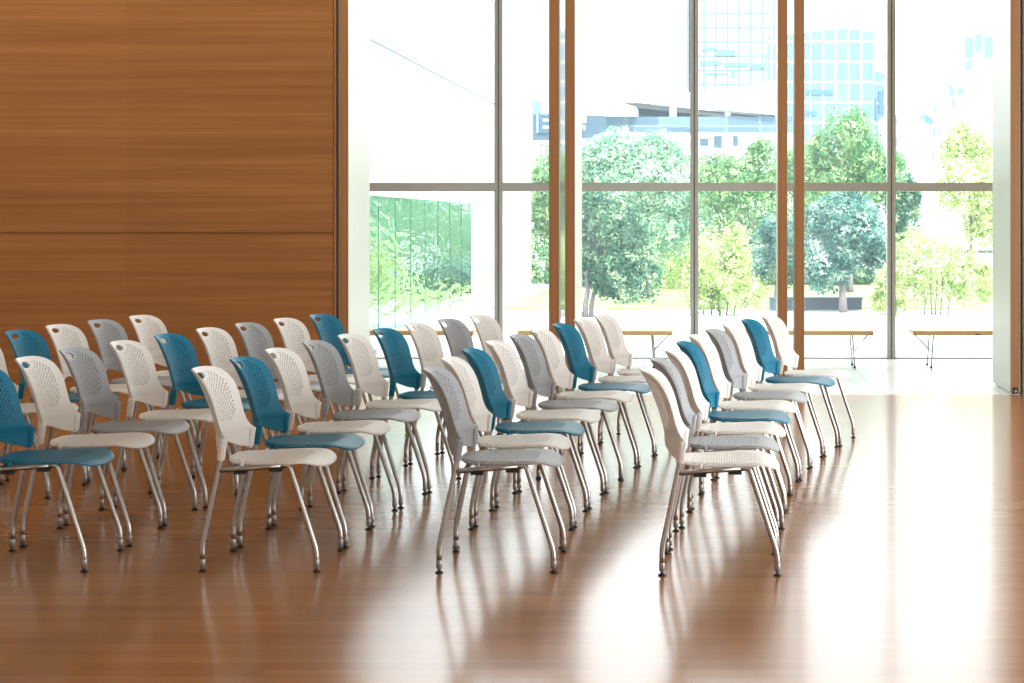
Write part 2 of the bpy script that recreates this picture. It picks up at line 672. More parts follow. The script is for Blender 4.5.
# near rear foot (x, depth) and turn in degrees, from the camera end of each row backwards
ROWS = [
    ('leftmost row by the wood wall', 'W B W G W', [
        (-3.8928, 9.016, 3.5), (-3.8835, 9.588, 5.5), (-3.8678, 10.129, 7), (-3.8103, 10.639, 8.5), (-3.7332, 11.156, 10)]),
    ('fourth row from the right', 'B W G W B W G W B', [
        (-3.0234, 7.089, -1), (-3.0274, 7.641, -1), (-3.0405, 8.181, 1), (-2.9942, 8.706, 4), (-2.9564, 9.269, 6), (-2.8945, 9.801, 7.5),
        (-2.8193, 10.308, 9), (-2.7208, 10.808, 10.5), (-2.6140, 11.297, 12)]),
    ('third row from the right', 'W B W G W B W G W', [
        (-2.0860, 7.093, 0), (-2.0809, 7.626, 1.4), (-2.0713, 8.168, 3), (-2.0308, 8.716, 5.6), (-1.9719, 9.235, 7.5), (-1.8887, 9.735, 9),
        (-1.8032, 10.250, 11), (-1.6960, 10.746, 12.5), (-1.5721, 11.241, 13.5)]),
    ('second row from the right', 'G W B W G W B W W', [
        (-1.1284, 7.071, 0), (-1.1426, 7.617, 0.5), (-1.1323, 8.144, 2.5), (-1.1046, 8.698, 5), (-1.0505, 9.207, 7), (-1.0008, 9.711, 8),
        (-0.9236, 10.223, 9), (-0.8439, 10.728, 10), (-0.7595, 11.250, 11)]),
    ('rightmost row', 'W G W B W G W B W', [
        (-0.2312, 7.016, 0.5), (-0.2169, 7.573, 2), (-0.1762, 8.107, 3.5), (-0.1412, 8.652, 5.5), (-0.0946, 9.168, 7.5), (-0.0178, 9.691, 9.5),
        (0.0701, 10.203, 11.7), (0.1792, 10.695, 13.5), (0.3100, 11.181, 15)]),
]
ORD = ['nearest', 'second', 'third', 'fourth', 'fifth', 'sixth', 'seventh', 'eighth', 'farthest']
PROTO = {}
for rn, cols, spots in ROWS:
    cols = cols.split()
    n = len(cols)
    for k, (fx, fy, th) in enumerate(spots):
        colour = {'W': 'white', 'B': 'blue', 'G': 'grey'}[cols[k]]
        t = math.radians(th)
        # centre of the four feet from the near rear foot
        cx = fx + 0.23 * math.cos(t) + 0.225 * math.sin(t)
        cy = fy - 0.23 * math.sin(t) + 0.225 * math.cos(t)
        if colour not in PROTO:
            PROTO[colour] = o = make_chair(colour)
        else:
            o = copy_tree(PROTO[colour])
        o.location = (cx, cy, 0)
        o.rotation_euler = (0, 0, -t)
        word = 'nearest' if k == 0 else ('farthest' if k == n - 1 else ORD[k])
        if word in ('nearest', 'farthest'):
            lab = '%s perforated chair, the %s one in the %s' % (colour, word, rn)
        else:
            lab = '%s perforated chair, %s from the near end of the %s' % (colour, word, rn)
        tag(o, lab, 'chair', 'stacking chairs in the ' + rn)

# ------------------------------------------------------------------ the room
ZP, ZW = 14.386, 18.180            # partition line and window wall
XL, XR, YB, CZ = -9.0, 6.0, -5.0, 6.2


def struct(name, bm, mat, label, cat, parent=None):
    o = obj(name, bm, mat, parent)
    if parent is None:
        tag(o, label, cat, kind='structure')
    return o


bm = bmesh.new()
box(bm, XL, XR, YB, ZP, -0.1, 0.0)
struct('floor', bm, M['floor'], 'polished brown strip wood floor under the chairs', 'floor')
bm = bmesh.new()
box(bm, XL, XR, ZP, ZW + 0.06, -0.1, 0.0)
struct('floor_lobby', bm, M['tile'], 'pale glossy stone tile floor along the window wall', 'floor')
bm = bmesh.new()
box(bm, XL - 0.2, XR + 0.2, YB - 0.2, ZW + 0.5, CZ, CZ + 0.2)
struct('ceiling', bm, M['ceiling'], 'grey beige plaster ceiling over the hall', 'ceiling')
bm = bmesh.new()
box(bm, XL - 0.2, XL, YB - 0.2, ZW + 0.2, -0.1, CZ)
struct('wall_left', bm, M['plaster'], 'white side wall beyond the left edge', 'wall')
bm = bmesh.new()
box(bm, XL, XR, YB - 0.2, YB, -0.1, CZ)
struct('wall_back', bm, M['wood_wall'], 'wood wall behind the camera', 'wall')
# right wall: piers and lintel around a large side window
bm = bmesh.new()
box(bm, XR, XR + 0.2, YB - 0.2, 1.0, -0.1, CZ)
box(bm, XR, XR + 0.2, 13.5, ZW + 0.2, -0.1, CZ)
box(bm, XR, XR + 0.2, 1.0, 13.5, 3.3, CZ)
box(bm, XR, XR + 0.2, 1.0, 13.5, -0.1, 0.1)
struct('wall_right', bm, M['plaster'], 'white side wall with a large window beyond the right edge', 'wall')

# wood panel wall on the partition line (left)
xw = sx(333.4, ZP)
bm = bmesh.new()
zs = sz(233, ZP)
box(bm, XL, xw, ZP, ZP + 0.1, 0.118, zs - 0.005)
box(bm, XL, xw, ZP, ZP + 0.1, zs + 0.004, CZ)
box(bm, XL, xw, ZP + 0.012, ZP + 0.09, 0.0, CZ, 1)
w = struct('wall_front', bm, [M['wood_wall'], M['groove']], 'orange brown wood veneer wall behind the chairs at left', 'wall')
bm = bmesh.new()
box(bm, XL, xw, ZP - 0.004, ZP + 0.1, 0.0, 0.112)
struct('baseboard_front', bm, M['wood_wall'], 'wood plinth strip along the foot of the veneer wall', 'baseboard')
bm = bmesh.new()
box(bm, xw + 0.005, sx(336.1, ZP), ZP - 0.006, ZP + 0.1, 0.0, CZ)
struct('trim_1', bm, M['wood_edge'], 'narrow light wood strip at the right end of the veneer wall', 'trim')
bm = bmesh.new()
box(bm, sx(336.2, ZP), sx(338.9, ZP), ZP + 0.02, ZP + 0.08, 0.0, CZ)
struct('trim_2', bm, M['gap_strip'], 'dark teal strip filling the gap between veneer wall and open panel', 'trim')
# closed wood panels at the right edge of the picture
bm = bmesh.new()
box(bm, sx(1022.6, ZP), XR, ZP, ZP + 0.1, 0.0, CZ)
struct('wall_front_right', bm, M['wood_wall'], 'wood veneer wall cut off by the right edge', 'wall')
bm = bmesh.new()
box(bm, sx(1019.9, ZP), sx(1022.4, ZP), ZP + 0.02, ZP + 0.08, 0.0, CZ)
struct('trim_3', bm, M['gap_strip'], 'dark teal strip filling the gap right of the white pivot panel', 'trim')


def pivot_panel(n, p0, p1, depth, face, label, gap=0.012):
    x0, x1 = sx(p0, ZP), sx(p1, ZP)
    root = empty('door_%d' % n, ((x0 + x1) / 2, ZP, 0))
    hw = (x1 - x0) / 2
    tag(root, label, 'door panel', 'open pivot panels', 'structure')
    bm = bmesh.new()
    box(bm, -hw, hw, 0.014, depth, gap, CZ)
    obj('panel_core', bm, M[face], root)
    bm = bmesh.new()
    box(bm, -hw - 0.001, hw + 0.001, 0.0, 0.0135, gap, CZ)
    obj('edge_strip', bm, M['wood_edge'], root)
    bm = bmesh.new()
    for s in (-1, 1):                                # thin light edge trims
        box(bm, s * hw - 0.004, s * hw + 0.004, 0.004, 0.016, gap, CZ)
    obj('corner_bead', bm, M['laminate'], root)
    bm = bmesh.new()
    box(bm, -0.022, 0.022, -0.003, 0.03, 0.004, 0.058)
    b = obj('pivot_housing', bm, M['black'], root)
    bm = bmesh.new()
    lathe(bm, [(0.011, -0.012), (0.013, -0.008), (0.013, 0.0)], 0, 0, 14)
    bmesh.ops.rotate(bm, verts=bm.verts[:], matrix=Matrix.Rotation(math.pi / 2, 3, 'X'))
    bmesh.ops.translate(bm, verts=bm.verts[:], vec=(0, -0.009, 0.026))
    obj('pivot_bolt', bm, M['collar'], b, True)
    return root


pivot_panel(1, 339.1, 347.9, 0.90, 'laminate', 'open panel with wood edge and cream face beside the veneer wall')
pivot_panel(2, 549.2, 558.9, 0.62, 'gloss', 'open panel edge left of the two wood edges under the sign')
pivot_panel(3, 565.4, 574.5, 0.78, 'laminate', 'open panel with wood edge and narrow cream face right of its twin')
pivot_panel(4, 778.1, 787.1, 0.58, 'laminate', 'open panel edge, left of the two wood edges near the right benches')
pivot_panel(5, 795.0, 804.0, 0.40, 'laminate', 'open panel edge, right of the two wood edges near the right benches')
pivot_panel(6, 1010.9, 1019.6, 0.97, 'laminate', 'open panel with broad white face and wood edge at right')

# window wall
mull_px = [106, 303, 499, 694.4, 891, 1087]
mx_ = [XL] + [sx(p, ZW) for p in mull_px if sx(p, ZW) > XL + 0.3] + [XR]
wn = 0
for i in range(len(mx_) - 1):
    wn += 1
    x0, x1 = mx_[i], mx_[i + 1]
    root = empty('window_%d' % wn, ((x0 + x1) / 2, ZW, 0))
    h = (x1 - x0) / 2
    cxm = (x0 + x1) / 2
    tag(root, 'tall window bay with one crossbar, bay %s of the glass wall' % ['one', 'two', 'three', 'four', 'five', 'six', 'seven', 'eight'][wn - 1],
        'window', kind='structure')
    bm = bmesh.new()                                 # right mullion of the bay
    box(bm, h - 0.043, h - 0.007, -0.06, 0.06, 0.0, CZ)
    box(bm, h + 0.007, h + 0.043, -0.06, 0.06, 0.0, CZ)
    obj('mullion', bm, M['steel'], root)
    bm = bmesh.new()
    box(bm, h - 0.007, h + 0.007, -0.052, 0.052, 0.0, CZ)
    obj('mullion_joint', bm, M['steel_dark'], root)
    bm = bmesh.new()
    zt = sz(187.2, ZW)
    box(bm, -h + 0.043, h - 0.043, -0.06, 0.06, zt - 0.044, zt + 0.046)
    box(bm, -h + 0.043, h - 0.043, -0.064, 0.064, zt + 0.036, zt + 0.046)
    obj('crossbar', bm, M['steel'], root)
    bm = bmesh.new()
    box(bm, -h + 0.043, h - 0.043, -0.04, 0.04, 0.0, 0.014)
    obj('window_sill', bm, M['steel'], root)
    bm = bmesh.new()
    box(bm, -h + 0.043, h - 0.043, -0.05, 0.05, CZ - 0.12, CZ)
    obj('window_head', bm, M['steel'], root)
    for (a, b) in ((0.014, zt - 0.044), (zt + 0.046, CZ - 0.12)):
        bm = bmesh.new()
        v = [bm.verts.new(p) for p in ((-h + 0.043, 0.0, a), (h - 0.043, 0.0, a), (h - 0.043, 0.0, b), (-h + 0.043, 0.0, b))]
        bm.faces.new(v)
        obj('pane', bm, M['glass'], root)

# ------------------------------------------------------------------ benches


def make_bench():
    t = empty('slab_bench')
    bm = bmesh.new()
    box(bm, -0.776, 0.776, -0.20, 0.22, 0.332, 0.377)
    bevel(bm, 0.004)
    obj('bench_top', bm, M['bench_wood'], t)
    for a, c in ((-0.763, -0.751), (0.751, 0.763), (-0.15, -0.105)):
        bm = bmesh.new()
        box(bm, a, c, -0.2015, -0.198, 0.336, 0.348)
        obj('edge_bolt', bm, M['black'], t)
    for s in (-1, 1):
        for y in (-0.16, 0.19):
            bm = bmesh.new()
            tube(bm, [(s * 0.568, y, 0.334), (s * 0.590, y, 0.012)], 0.0075, 8)
            lg = obj('leg', bm, M['chrome'], t, True)
            bm = bmesh.new()
            lathe(bm, [(0.011, 0.0), (0.012, 0.012), (0.008, 0.02)], s * 0.5905, y, 10)
            obj('foot_glide', bm, M['black'], lg, True)
        bm = bmesh.new()
        tube(bm, [(s * 0.75, 0.015, 0.334), (s * 0.58, -0.155, 0.165)], 0.005, 8)
        tube(bm, [(s * 0.75, 0.015, 0.334), (s * 0.58, 0.185, 0.165)], 0.005, 8)
        obj('brace', bm, M['chrome'], t, True)
    return t


bproto = None
for cxp, lab in ((-3.118, 'long wood bench at the window, left of the others behind the third row'),
                 (-1.204, 'long wood bench at the window, crossing behind the left pair of wood edges'),
                 (0.734, 'long wood bench at the window, crossing behind the right pair of wood edges'),
                 (2.604, 'long wood bench at the window, partly hidden by the white panel at right')):
    o = make_bench() if bproto is None else copy_tree(bproto)
    bproto = bproto or o
    o.location = (cxp, 17.132, 0)
    o.scale = (0.9589, 0.9589, 0.9589)
    tag(o, lab, 'bench', 'wood benches along the window')

# ------------------------------------------------------------------ outside: ground
bm = bmesh.new()
box(bm, -90, 90, ZW + 0.06, 200, -0.3, -0.02)
struct('plaza', bm, M['concrete'], 'pale paved plaza outside the window wall', 'ground')
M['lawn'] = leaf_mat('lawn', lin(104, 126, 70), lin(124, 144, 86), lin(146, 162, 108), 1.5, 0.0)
bm = bmesh.new()
box(bm, -3.6, 9.0, 28.8, 56.0, -0.02, 0.0)
struct('lawn', bm, M['lawn'], 'pale green lawn beyond the plaza', 'lawn')

# ------------------------------------------------------------------ trees
PALS = {  # lightest tones also stand in for highlights among the leaves
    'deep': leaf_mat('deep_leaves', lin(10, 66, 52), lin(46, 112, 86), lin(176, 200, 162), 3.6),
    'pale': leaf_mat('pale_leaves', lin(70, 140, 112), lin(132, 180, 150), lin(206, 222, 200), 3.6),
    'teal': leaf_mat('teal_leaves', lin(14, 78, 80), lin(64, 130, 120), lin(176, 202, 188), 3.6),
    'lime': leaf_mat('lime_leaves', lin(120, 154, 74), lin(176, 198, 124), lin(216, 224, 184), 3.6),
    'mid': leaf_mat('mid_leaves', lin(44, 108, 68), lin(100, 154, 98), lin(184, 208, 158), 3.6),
}


def leaves_mesh(name, clumps, count, size, mat, parent, seed):
    """clumps: (centre, radii) ellipsoids relative to the tree base; leaves lie mostly near their shells"""
    r = random.Random(seed)
    wts = [c[1][0] * c[1][2] + 0.02 for c in clumps]
    verts, faces = [], []
    for _ in range(int(count * 2.1)):
        (c, rad) = r.choices(clumps, wts)[0]
        while True:
            d = Vector((r.uniform(-1, 1), r.uniform(-1, 1), r.uniform(-1, 1)))
            if 0.05 < d.length < 1:
                break
        d.normalize()
        q = 1.0 - abs(r.gauss(0, 0.22))
        q *= 1.0 + 0.28 * noise.noise(Vector((d.x * 2.3 + seed, d.y * 2.3, d.z * 2.3 + c[0])))
        p = Vector((c[0] + d.x * rad[0] * q, c[1] + d.y * rad[1] * q, c[2] + d.z * rad[2] * q))
        if p.z < 0.03:
            continue
        nrm = (d + Vector((r.gauss(0, .6), r.gauss(0, .6), r.gauss(0, .6) + .3))).normalized()
        t = nrm.cross(Vector((r.gauss(0, 1), r.gauss(0, 1), r.gauss(0, 1)))).normalized()
        b = nrm.cross(t)
        s = size * 0.62 * r.uniform(0.6, 1.4)
        i = len(verts)
        verts += [p - t * s, p + b * s * .5 + nrm * s * .12, p + t * s, p - b * s * .5 + nrm * s * .12]
        faces.append((i, i + 1, i + 2, i + 3))
    me = bpy.data.meshes.new(name)
    me.from_pydata([tuple(v) for v in verts], [], faces)
    return link(name, me, mat, parent)


def tree(name, px, Z, clumps, stems, pal, count, size, label, cat='tree', group=None, seed=1):
    """clumps in pixels at depth Z: (cx, cy, rx, ry); stems: (px at base, px at top, top y, radius m)"""
    x0 = sx(px, Z)
    root = empty(name, (x0, Z, -0.01))
    tag(root, label, cat, group)
    cl = []
    for (a, b, rx, ry) in clumps:
        rxm, rym = rx * Z / F, ry * Z / F
        r = random.Random(seed * 31 + int(a))
        c0 = (sx(a, Z) - x0, 0.0, sz(b, Z))
        cl.append((c0, (rxm * .9, rxm * .9, rym * .9)))
        for _ in range(9):                            # secondary clumps make a lobed crown
            an, el = r.uniform(0, 2 * math.pi), r.uniform(-0.8, 1.2)
            k = r.uniform(.28, .42)
            cl.append(((c0[0] + rxm * .68 * math.cos(an) * math.cos(el), rxm * .68 * math.sin(an) * math.cos(el), c0[2] + rym * .68 * math.sin(el)),
                       (rxm * k, rxm * k, rym * k)))
    leaves_mesh('crown', cl, count, size, PALS[pal], root, seed)
    for (pb, pt, ty, rad) in stems:
        bm = bmesh.new()
        r = random.Random(seed + int(pb))
        xa, xb, zt = sx(pb, Z) - x0, sx(pt, Z) - x0, sz(ty, Z)
        pts = [(xa + (xb - xa) * t ** 1.3 + r.uniform(-.02, .02), r.uniform(-.05, .05) * t, zt * t) for t in [k / 6 for k in range(7)]]
        tube(bm, pts, [rad * (1 - .75 * k / 6) for k in range(7)], 7)
        for q in (3, 4, 5):                           # side branches
            p = Vector(pts[q])
            dx = r.choice((-1, 1)) * r.uniform(.12, .3)
            tube(bm, [p, p + Vector((dx * .5, r.uniform(-.1, .1), .18)), p + Vector((dx, r.uniform(-.2, .2), .42))],
                 [rad * .35, rad * .25, rad * .1], 5)
        obj('trunk', bm, M['bark'], root, True)
    return root


tree('broadleaf_tree', 589, 26.31, [(612, 246, 46, 52), (630, 272, 40, 36), (590, 215, 30, 34)],
     [(585, 592, 240, .045), (590, 604, 235, .04), (581, 574, 245, .035)], 'deep', 9500, .048,
     'dark green tree with three slim trunks right of the cream panel', group='trees outside', seed=3)
tree('background_tree', 640, 33.01, [(636, 172, 62, 46), (664, 220, 40, 48), (598, 170, 34, 34)], [(650, 640, 190, .07)], 'pale', 12000, .06,
     'pale bluish green tree rising behind the dark tree and the crossbar', group='trees outside', seed=4)
tree('multi_stem_shrub', 722, 26.81, [(718, 262, 34, 48), (735, 292, 34, 28), (700, 290, 22, 28)],
     [(704, 700, 235, .012), (712, 711, 225, .014), (719, 722, 222, .015), (726, 738, 228, .014), (733, 752, 250, .012), (697, 690, 262, .01)],
     'lime', 4200, .046, 'yellow green multi stemmed shrub right of the middle mullion', 'shrub', 'shrubs outside', seed=5)
tree('broadleaf_tree', 762, 32.24, [(748, 205, 50, 50), (725, 185, 40, 38), (770, 170, 30, 36)], [(756, 752, 215, .06)], 'mid', 9500, .055,
     'green tree behind the yellow green shrub, left of the right pair of wood edges', group='trees outside', seed=6)
tree('broadleaf_tree', 781, 30.27, [(778, 250, 32, 42)], [(776, 777, 240, .03), (784, 788, 240, .03)], 'teal', 4500, .05,
     'teal green tree seen behind the right pair of wood edges', group='trees outside', seed=7)
tree('broadleaf_tree', 843, 27.70, [(828, 252, 34, 50), (858, 238, 34, 42), (842, 222, 40, 38)], [(843, 840, 225, .07)], 'teal', 9000, .05,
     'teal green tree with a thick brown trunk standing before the low dark wall', group='trees outside', seed=8)
tree('broadleaf_tree', 862, 35.31, [(845, 150, 40, 48), (880, 180, 36, 34), (830, 178, 34, 30)], [(850, 848, 180, .08)], 'mid', 8000, .065,
     'tall light green tree reaching above the crossbar before the blue glass block', group='trees outside', seed=9)
tree('broadleaf_tree', 904, 31.06, [(904, 210, 20, 46)], [(904, 904, 220, .04)], 'deep', 2600, .052,
     'narrow green tree just right of the right mullion', group='trees outside', seed=10)
tree('multi_stem_shrub', 936, 26.97, [(938, 262, 52, 44), (905, 285, 30, 30), (970, 280, 30, 34), (890, 300, 22, 18)],
     [(925, 918, 235, .012), (932, 930, 226, .014), (940, 946, 222, .014), (948, 962, 236, .012), (936, 938, 230, .012)],
     'lime', 6500, .046, 'wide yellow green shrub behind the rightmost bench', 'shrub', 'shrubs outside', seed=11)
tree('background_tree', 972, 38.30, [(968, 170, 36, 52), (985, 215, 24, 40)], [(970, 970, 190, .07)], 'lime', 5200, .07,
     'pale yellow green tree at right before the white office block', group='trees outside', seed=12)
tree('background_tree', 552, 40.48, [(552, 190, 30, 58), (545, 262, 26, 42)], [(548, 548, 220, .08)], 'mid', 5500, .07,
     'green tree at the end of the white wall, under the sign letter', group='trees outside', seed=13)
tree('background_tree', 690, 44.02, [(690, 215, 54, 56), (640, 245, 44, 44), (600, 235, 40, 44)], [(690, 690, 220, .08)], 'pale', 11000, .075,
     'pale tree far back behind the middle mullion', group='trees outside', seed=14)
tree('background_tree', 800, 45.41, [(800, 195, 40, 56)], [(800, 800, 220, .08)], 'mid', 5000, .075,
     'mid green tree far back between the right wood edges', group='trees outside', seed=15)


def hedge(px0, px1, y0, Z, pal, label, seed, dep=.5, count=4000):
    x0, x1, h = sx(px0, Z), sx(px1, Z), sz(y0, Z)
    root = empty('hedge', ((x0 + x1) / 2, Z, -0.01))
    tag(root, label, 'hedge', 'hedges outside')
    n = max(3, int((x1 - x0) / .5))
    cl = [((-(x1 - x0) / 2 + (k + .5) * (x1 - x0) / n, 0, h * .5), ((x1 - x0) / n * .8, dep, h * .55)) for k in range(n)]
    leaves_mesh('foliage', cl, count, .055, PALS[pal], root, seed)
    bm = bmesh.new()
    for k in range(n):
        x = -(x1 - x0) / 2 + (k + .5) * (x1 - x0) / n
        tube(bm, [(x, 0, 0), (x + .03, 0, h * .4), (x - .02, 0, h * .7)], [.02, .015, .006], 6)
    obj('stem', bm, M['bark'], root, True)


hedge(560, 634, 262, 38.30, 'teal', 'dark teal hedge on the lawn behind the three slim trunks', 21)
hedge(728, 872, 268, 39.76, 'deep', 'long green hedge behind the low dark wall at right', 22, count=6000)
hedge(655, 770, 236, 37.56, 'lime', 'tall pale yellow green hedge far behind the multi stemmed shrub', 24, .6, 5000)
hedge(531, 552, 305, 30.27, 'mid', 'small low shrub hedge at the foot of the white wall end', 23, .3, 900)

# low dark wall and rocks by the right-hand trees
M['dark_wall'] = simple('dark_wall', lin(52, 74, 92), 0.5)
M['coping'] = simple('wall_coping', (0.04, 0.075, 0.09, 1), 0.6)
root = empty('low_wall', (sx(815, 28.19), 28.19, 0))
tag(root, 'low dark blue grey wall with light coping at the foot of the right trees', 'wall')
bm = bmesh.new()
box(bm, sx(770, 28.19) - sx(815, 28.19), sx(862, 28.19) - sx(815, 28.19), 0, .3, 0, .17)
obj('wall_body', bm, M['dark_wall'], root)
bm = bmesh.new()
box(bm, sx(769, 28.19) - sx(815, 28.19), sx(863, 28.19) - sx(815, 28.19), -.02, .32, .17, .20)
obj('coping', bm, M['coping'], root)
M['rock'] = simple('blue_rock', lin(110, 134, 160), 0.8)
for (a, b, rx, lab) in ((741, 292, 6, 'left boulder of the two beside the yellow green shrub'),
                        (758, 294, 9, 'larger boulder beside the yellow green shrub')):
    bm = bmesh.new()
    bmesh.ops.create_icosphere(bm, subdivisions=3, radius=1)
    for v in bm.verts:
        v.co *= 1 + .25 * noise.noise(v.co * 1.6 + Vector((a, 0, 0)))
        v.co = Vector((v.co.x * rx * 31.4 / F, v.co.y * .2, v.co.z * rx * .8 * 31.4 / F))
    zmin = min(v.co.z for v in bm.verts)
    o = obj('boulder', bm, M['rock'], None, True)
    o.location = (sx(a, 31.4), 31.4, -zmin - .01)
    tag(o, lab, 'rock', 'boulders by the shrub')

# ------------------------------------------------------------------ white pavilion wall at left with reflecting glass
XWALL = -4.22
root = empty('white_pavilion', (XWALL, 31, 0))
tag(root, 'white pavilion with a low glazed strip outside the left window', 'building')
M['glaze'] = None
m, nt, b = new_mat('mirror_glazing')
tc = N(nt, 'ShaderNodeTexCoord')
mp = N(nt, 'ShaderNodeMapping')
mp.inputs['Scale'].default_value = (1, 0.9, 5.0)
nt.links.new(tc.outputs['Object'], mp.inputs['Vector'])
vo = N(nt, 'ShaderNodeTexNoise')
vo.inputs['Scale'].default_value = 1.6
vo.inputs['Detail'].default_value = 2
nt.links.new(mp.outputs['Vector'], vo.inputs['Vector'])
bu = N(nt, 'ShaderNodeBump')
bu.inputs['Strength'].default_value = 0.35
bu.inputs['Distance'].default_value = 0.05
nt.links.new(vo.outputs['Fac'], bu.inputs['Height'])
nt.links.new(bu.outputs['Normal'], b.inputs['Normal'])
b.inputs['Base Color'].default_value = lin(150, 196, 172)
b.inputs['Metallic'].default_value = 1.0
b.inputs['Roughness'].default_value = 0.03
M['glaze'] = m
bm = bmesh.new()
box(bm, -14, 0, ZW + 0.9 - 31, 39.3 - 31, -0.02, 5.52)
obj('wall_body', bm, M['white_wall'], root)
bm = bmesh.new()
box(bm, 0.0, 0.012, ZW + 0.9 - 31, 39.3 - 31, 3.60, 3.622)
obj('panel_joint', bm, M['coping'], root)
zj = [19.3, 20.5, 21.6, 22.7, 23.85, 25.0, 26.15, 27.3, 28.5, 29.7]
for a, c in zip(zj, zj[1:]):
    bm = bmesh.new()
    box(bm, 0.0, 0.03, a + .03 - 31, c - .03 - 31, 0.05, 1.73)
    p = obj('glazing', bm, M['glaze'], root)
M['step'] = simple('blue_grey_step', lin(178, 200, 212), 0.7)
bm = bmesh.new()
box(bm, 0.0, 0.5, ZW + 0.9 - 31, 30.2 - 31, -0.02, 0.03)
obj('kerb', bm, M['step'], root)
# thin handrail at the far end of the pavilion
root = empty('handrail', (sx(524, 36.5), 36.5, 0))
tag(root, 'thin sloping handrail in front of the white wall end', 'handrail')
bm = bmesh.new()
tube(bm, [(-.3, 0, sz(322, 36.5) + .05), (.2, 0, sz(311, 36.5)), (.2, 0, -.02)], .012, 6)
tube(bm, [(-.3, 0, sz(322, 36.5) + .05), (-.3, 0, -.02)], .012, 6)
obj('rail', bm, M['chrome'], root, True)

# ------------------------------------------------------------------ city behind
ZC = 90.0
M['bld_white'] = simple('bleached_concrete', (0.5, 0.54, 0.56, 1), 0.7)
M['bld_pale'] = simple('pale_blue_concrete', (0.23, 0.275, 0.29, 1), 0.7)
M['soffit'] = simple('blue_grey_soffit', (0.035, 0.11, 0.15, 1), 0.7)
M['sign_blue'] = simple('sign_blue', (0.013, 0.05, 0.082, 1), 0.6)
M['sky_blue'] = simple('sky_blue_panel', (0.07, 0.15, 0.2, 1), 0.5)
M['band'] = grid_facade('band_glass', (0.04, 0.085, 0.125, 1), (0.11, 0.17, 0.21, 1), 1.7, .9, .05, glass2=(0.08, 0.14, 0.19, 1))
M['tower'] = grid_facade('tower_glass', (0.30, 0.34, 0.36, 1), (0.09, 0.15, 0.215, 1), .86, 1.05, .075)
M['tower_pale'] = grid_facade('tower_pale', (0.32, 0.35, 0.36, 1), (0.20, 0.26, 0.29, 1), .9, 40, .05)
M['block'] = grid_facade('block_glass', (0.085, 0.145, 0.19, 1), (0.45, 0.5, 0.52, 1), .80, 1.27, .055, glass2=(0.10, 0.165, 0.21, 1))
M['office'] = grid_facade('office_glass', (0.72, 0.76, 0.78, 1), (0.19, 0.24, 0.27, 1), .72, 1.2, .03)


def prism(bm, pts, y0, y1):
    """outline (x,z) list extruded in depth"""
    a = [bm.verts.new((x, y0, z)) for x, z in pts]
    b = [bm.verts.new((x, y1, z)) for x, z in pts]
    bm.faces.new(a)
    bm.faces.new(b[::-1])
    n = len(pts)
    for i in range(n):
        bm.faces.new((a[i], b[i], b[(i + 1) % n], a[(i + 1) % n]))


def fac(name, parent, mat, poly, Z, depth, off=0.0):
    bm = bmesh.new()
    prism(bm, [(sx(p, Z) - parent.location.x, sz(q, Z)) for p, q in poly], off, off + depth)
    return obj(name, bm, mat, parent)


def rect(x0, y0, x1, y1):
    return [(x0, y1), (x1, y1), (x1, y0), (x0, y0)]


# parking structure with deck, columns, glass band and shop sign
g = empty('parking_structure', (sx(660, ZC), ZC, 0))
tag(g, 'long white raised deck on round columns behind the trees', 'building')
fac('deck_slab', g, M['bld_pale'], [(430, 100), (640, 103), (778, 118.5), (778, 103), (690, 92), (583, 80), (430, 70)], ZC, 6)
fac('deck_block', g, M['bld_white'], [(716, 92), (775, 81.5), (775, 115.5), (716, 110)], ZC, 8, -0.6)
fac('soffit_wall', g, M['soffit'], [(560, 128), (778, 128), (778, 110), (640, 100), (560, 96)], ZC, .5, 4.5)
for pc in (673, 728):
    bm = bmesh.new()
    r = 3.6 * ZC / F
    lathe(bm, [(r, sz(124, ZC)), (r, sz(106, ZC))], sx(pc, ZC) - g.location.x, 0.15, 16)
    obj('column', bm, M['bld_white'], g, True)
fac('canopy', g, M['bld_white'], [(560, 117), (638, 117), (638, 110), (600, 99), (560, 96)], ZC, 3, -2.5)
fac('glass_band', g, M['band'], rect(575, 117, 800, 132.5), ZC, 2, -0.3)
fac('podium', g, M['bld_white'], [(525, 240), (800, 240), (800, 132.5), (525, 132.5)], ZC, 3, -0.2)
for (a, c, d, e_) in ((649, 139, 659, 147), (700, 138.5, 708.5, 146), (714, 136, 722, 148), (733, 136, 738, 146), (594, 133, 606, 139)):
    fac('podium_window', g, M['sign_blue'], rect(a, c, d, e_), ZC, .1, -0.25)
# shop sign, letters partly hidden by the panels
s = empty('shop_sign', (sx(560, 86.5), 86.5, sz(140, 86.5)))
tag(s, 'blue sign board with white letter panel left of the paired wood edges', 'sign')


def sfac(name, mat, poly, Z, depth, off=0.0):
    bm = bmesh.new()
    prism(bm, [(sx(p, Z) - s.location.x, sz(q, Z) - s.location.z) for p, q in poly], off, off + depth)
    return obj(name, bm, mat, s)


sfac('sign_board', M['sign_blue'], [(532.5, 140.5), (606, 137), (606, 116), (532.5, 114)], 86.5, .4)
sfac('sign_upper_panel', M['sky_blue'], rect(532.5, 101, 541.3, 114), 86.5, .4)
sfac('sign_white_panel', M['bld_white'], rect(541.3, 103, 566, 114), 86.5, .4)
sfac('letter_panel', M['bld_white'], rect(537, 114.5, 560, 132.5), 86.5, .4, -0.06)


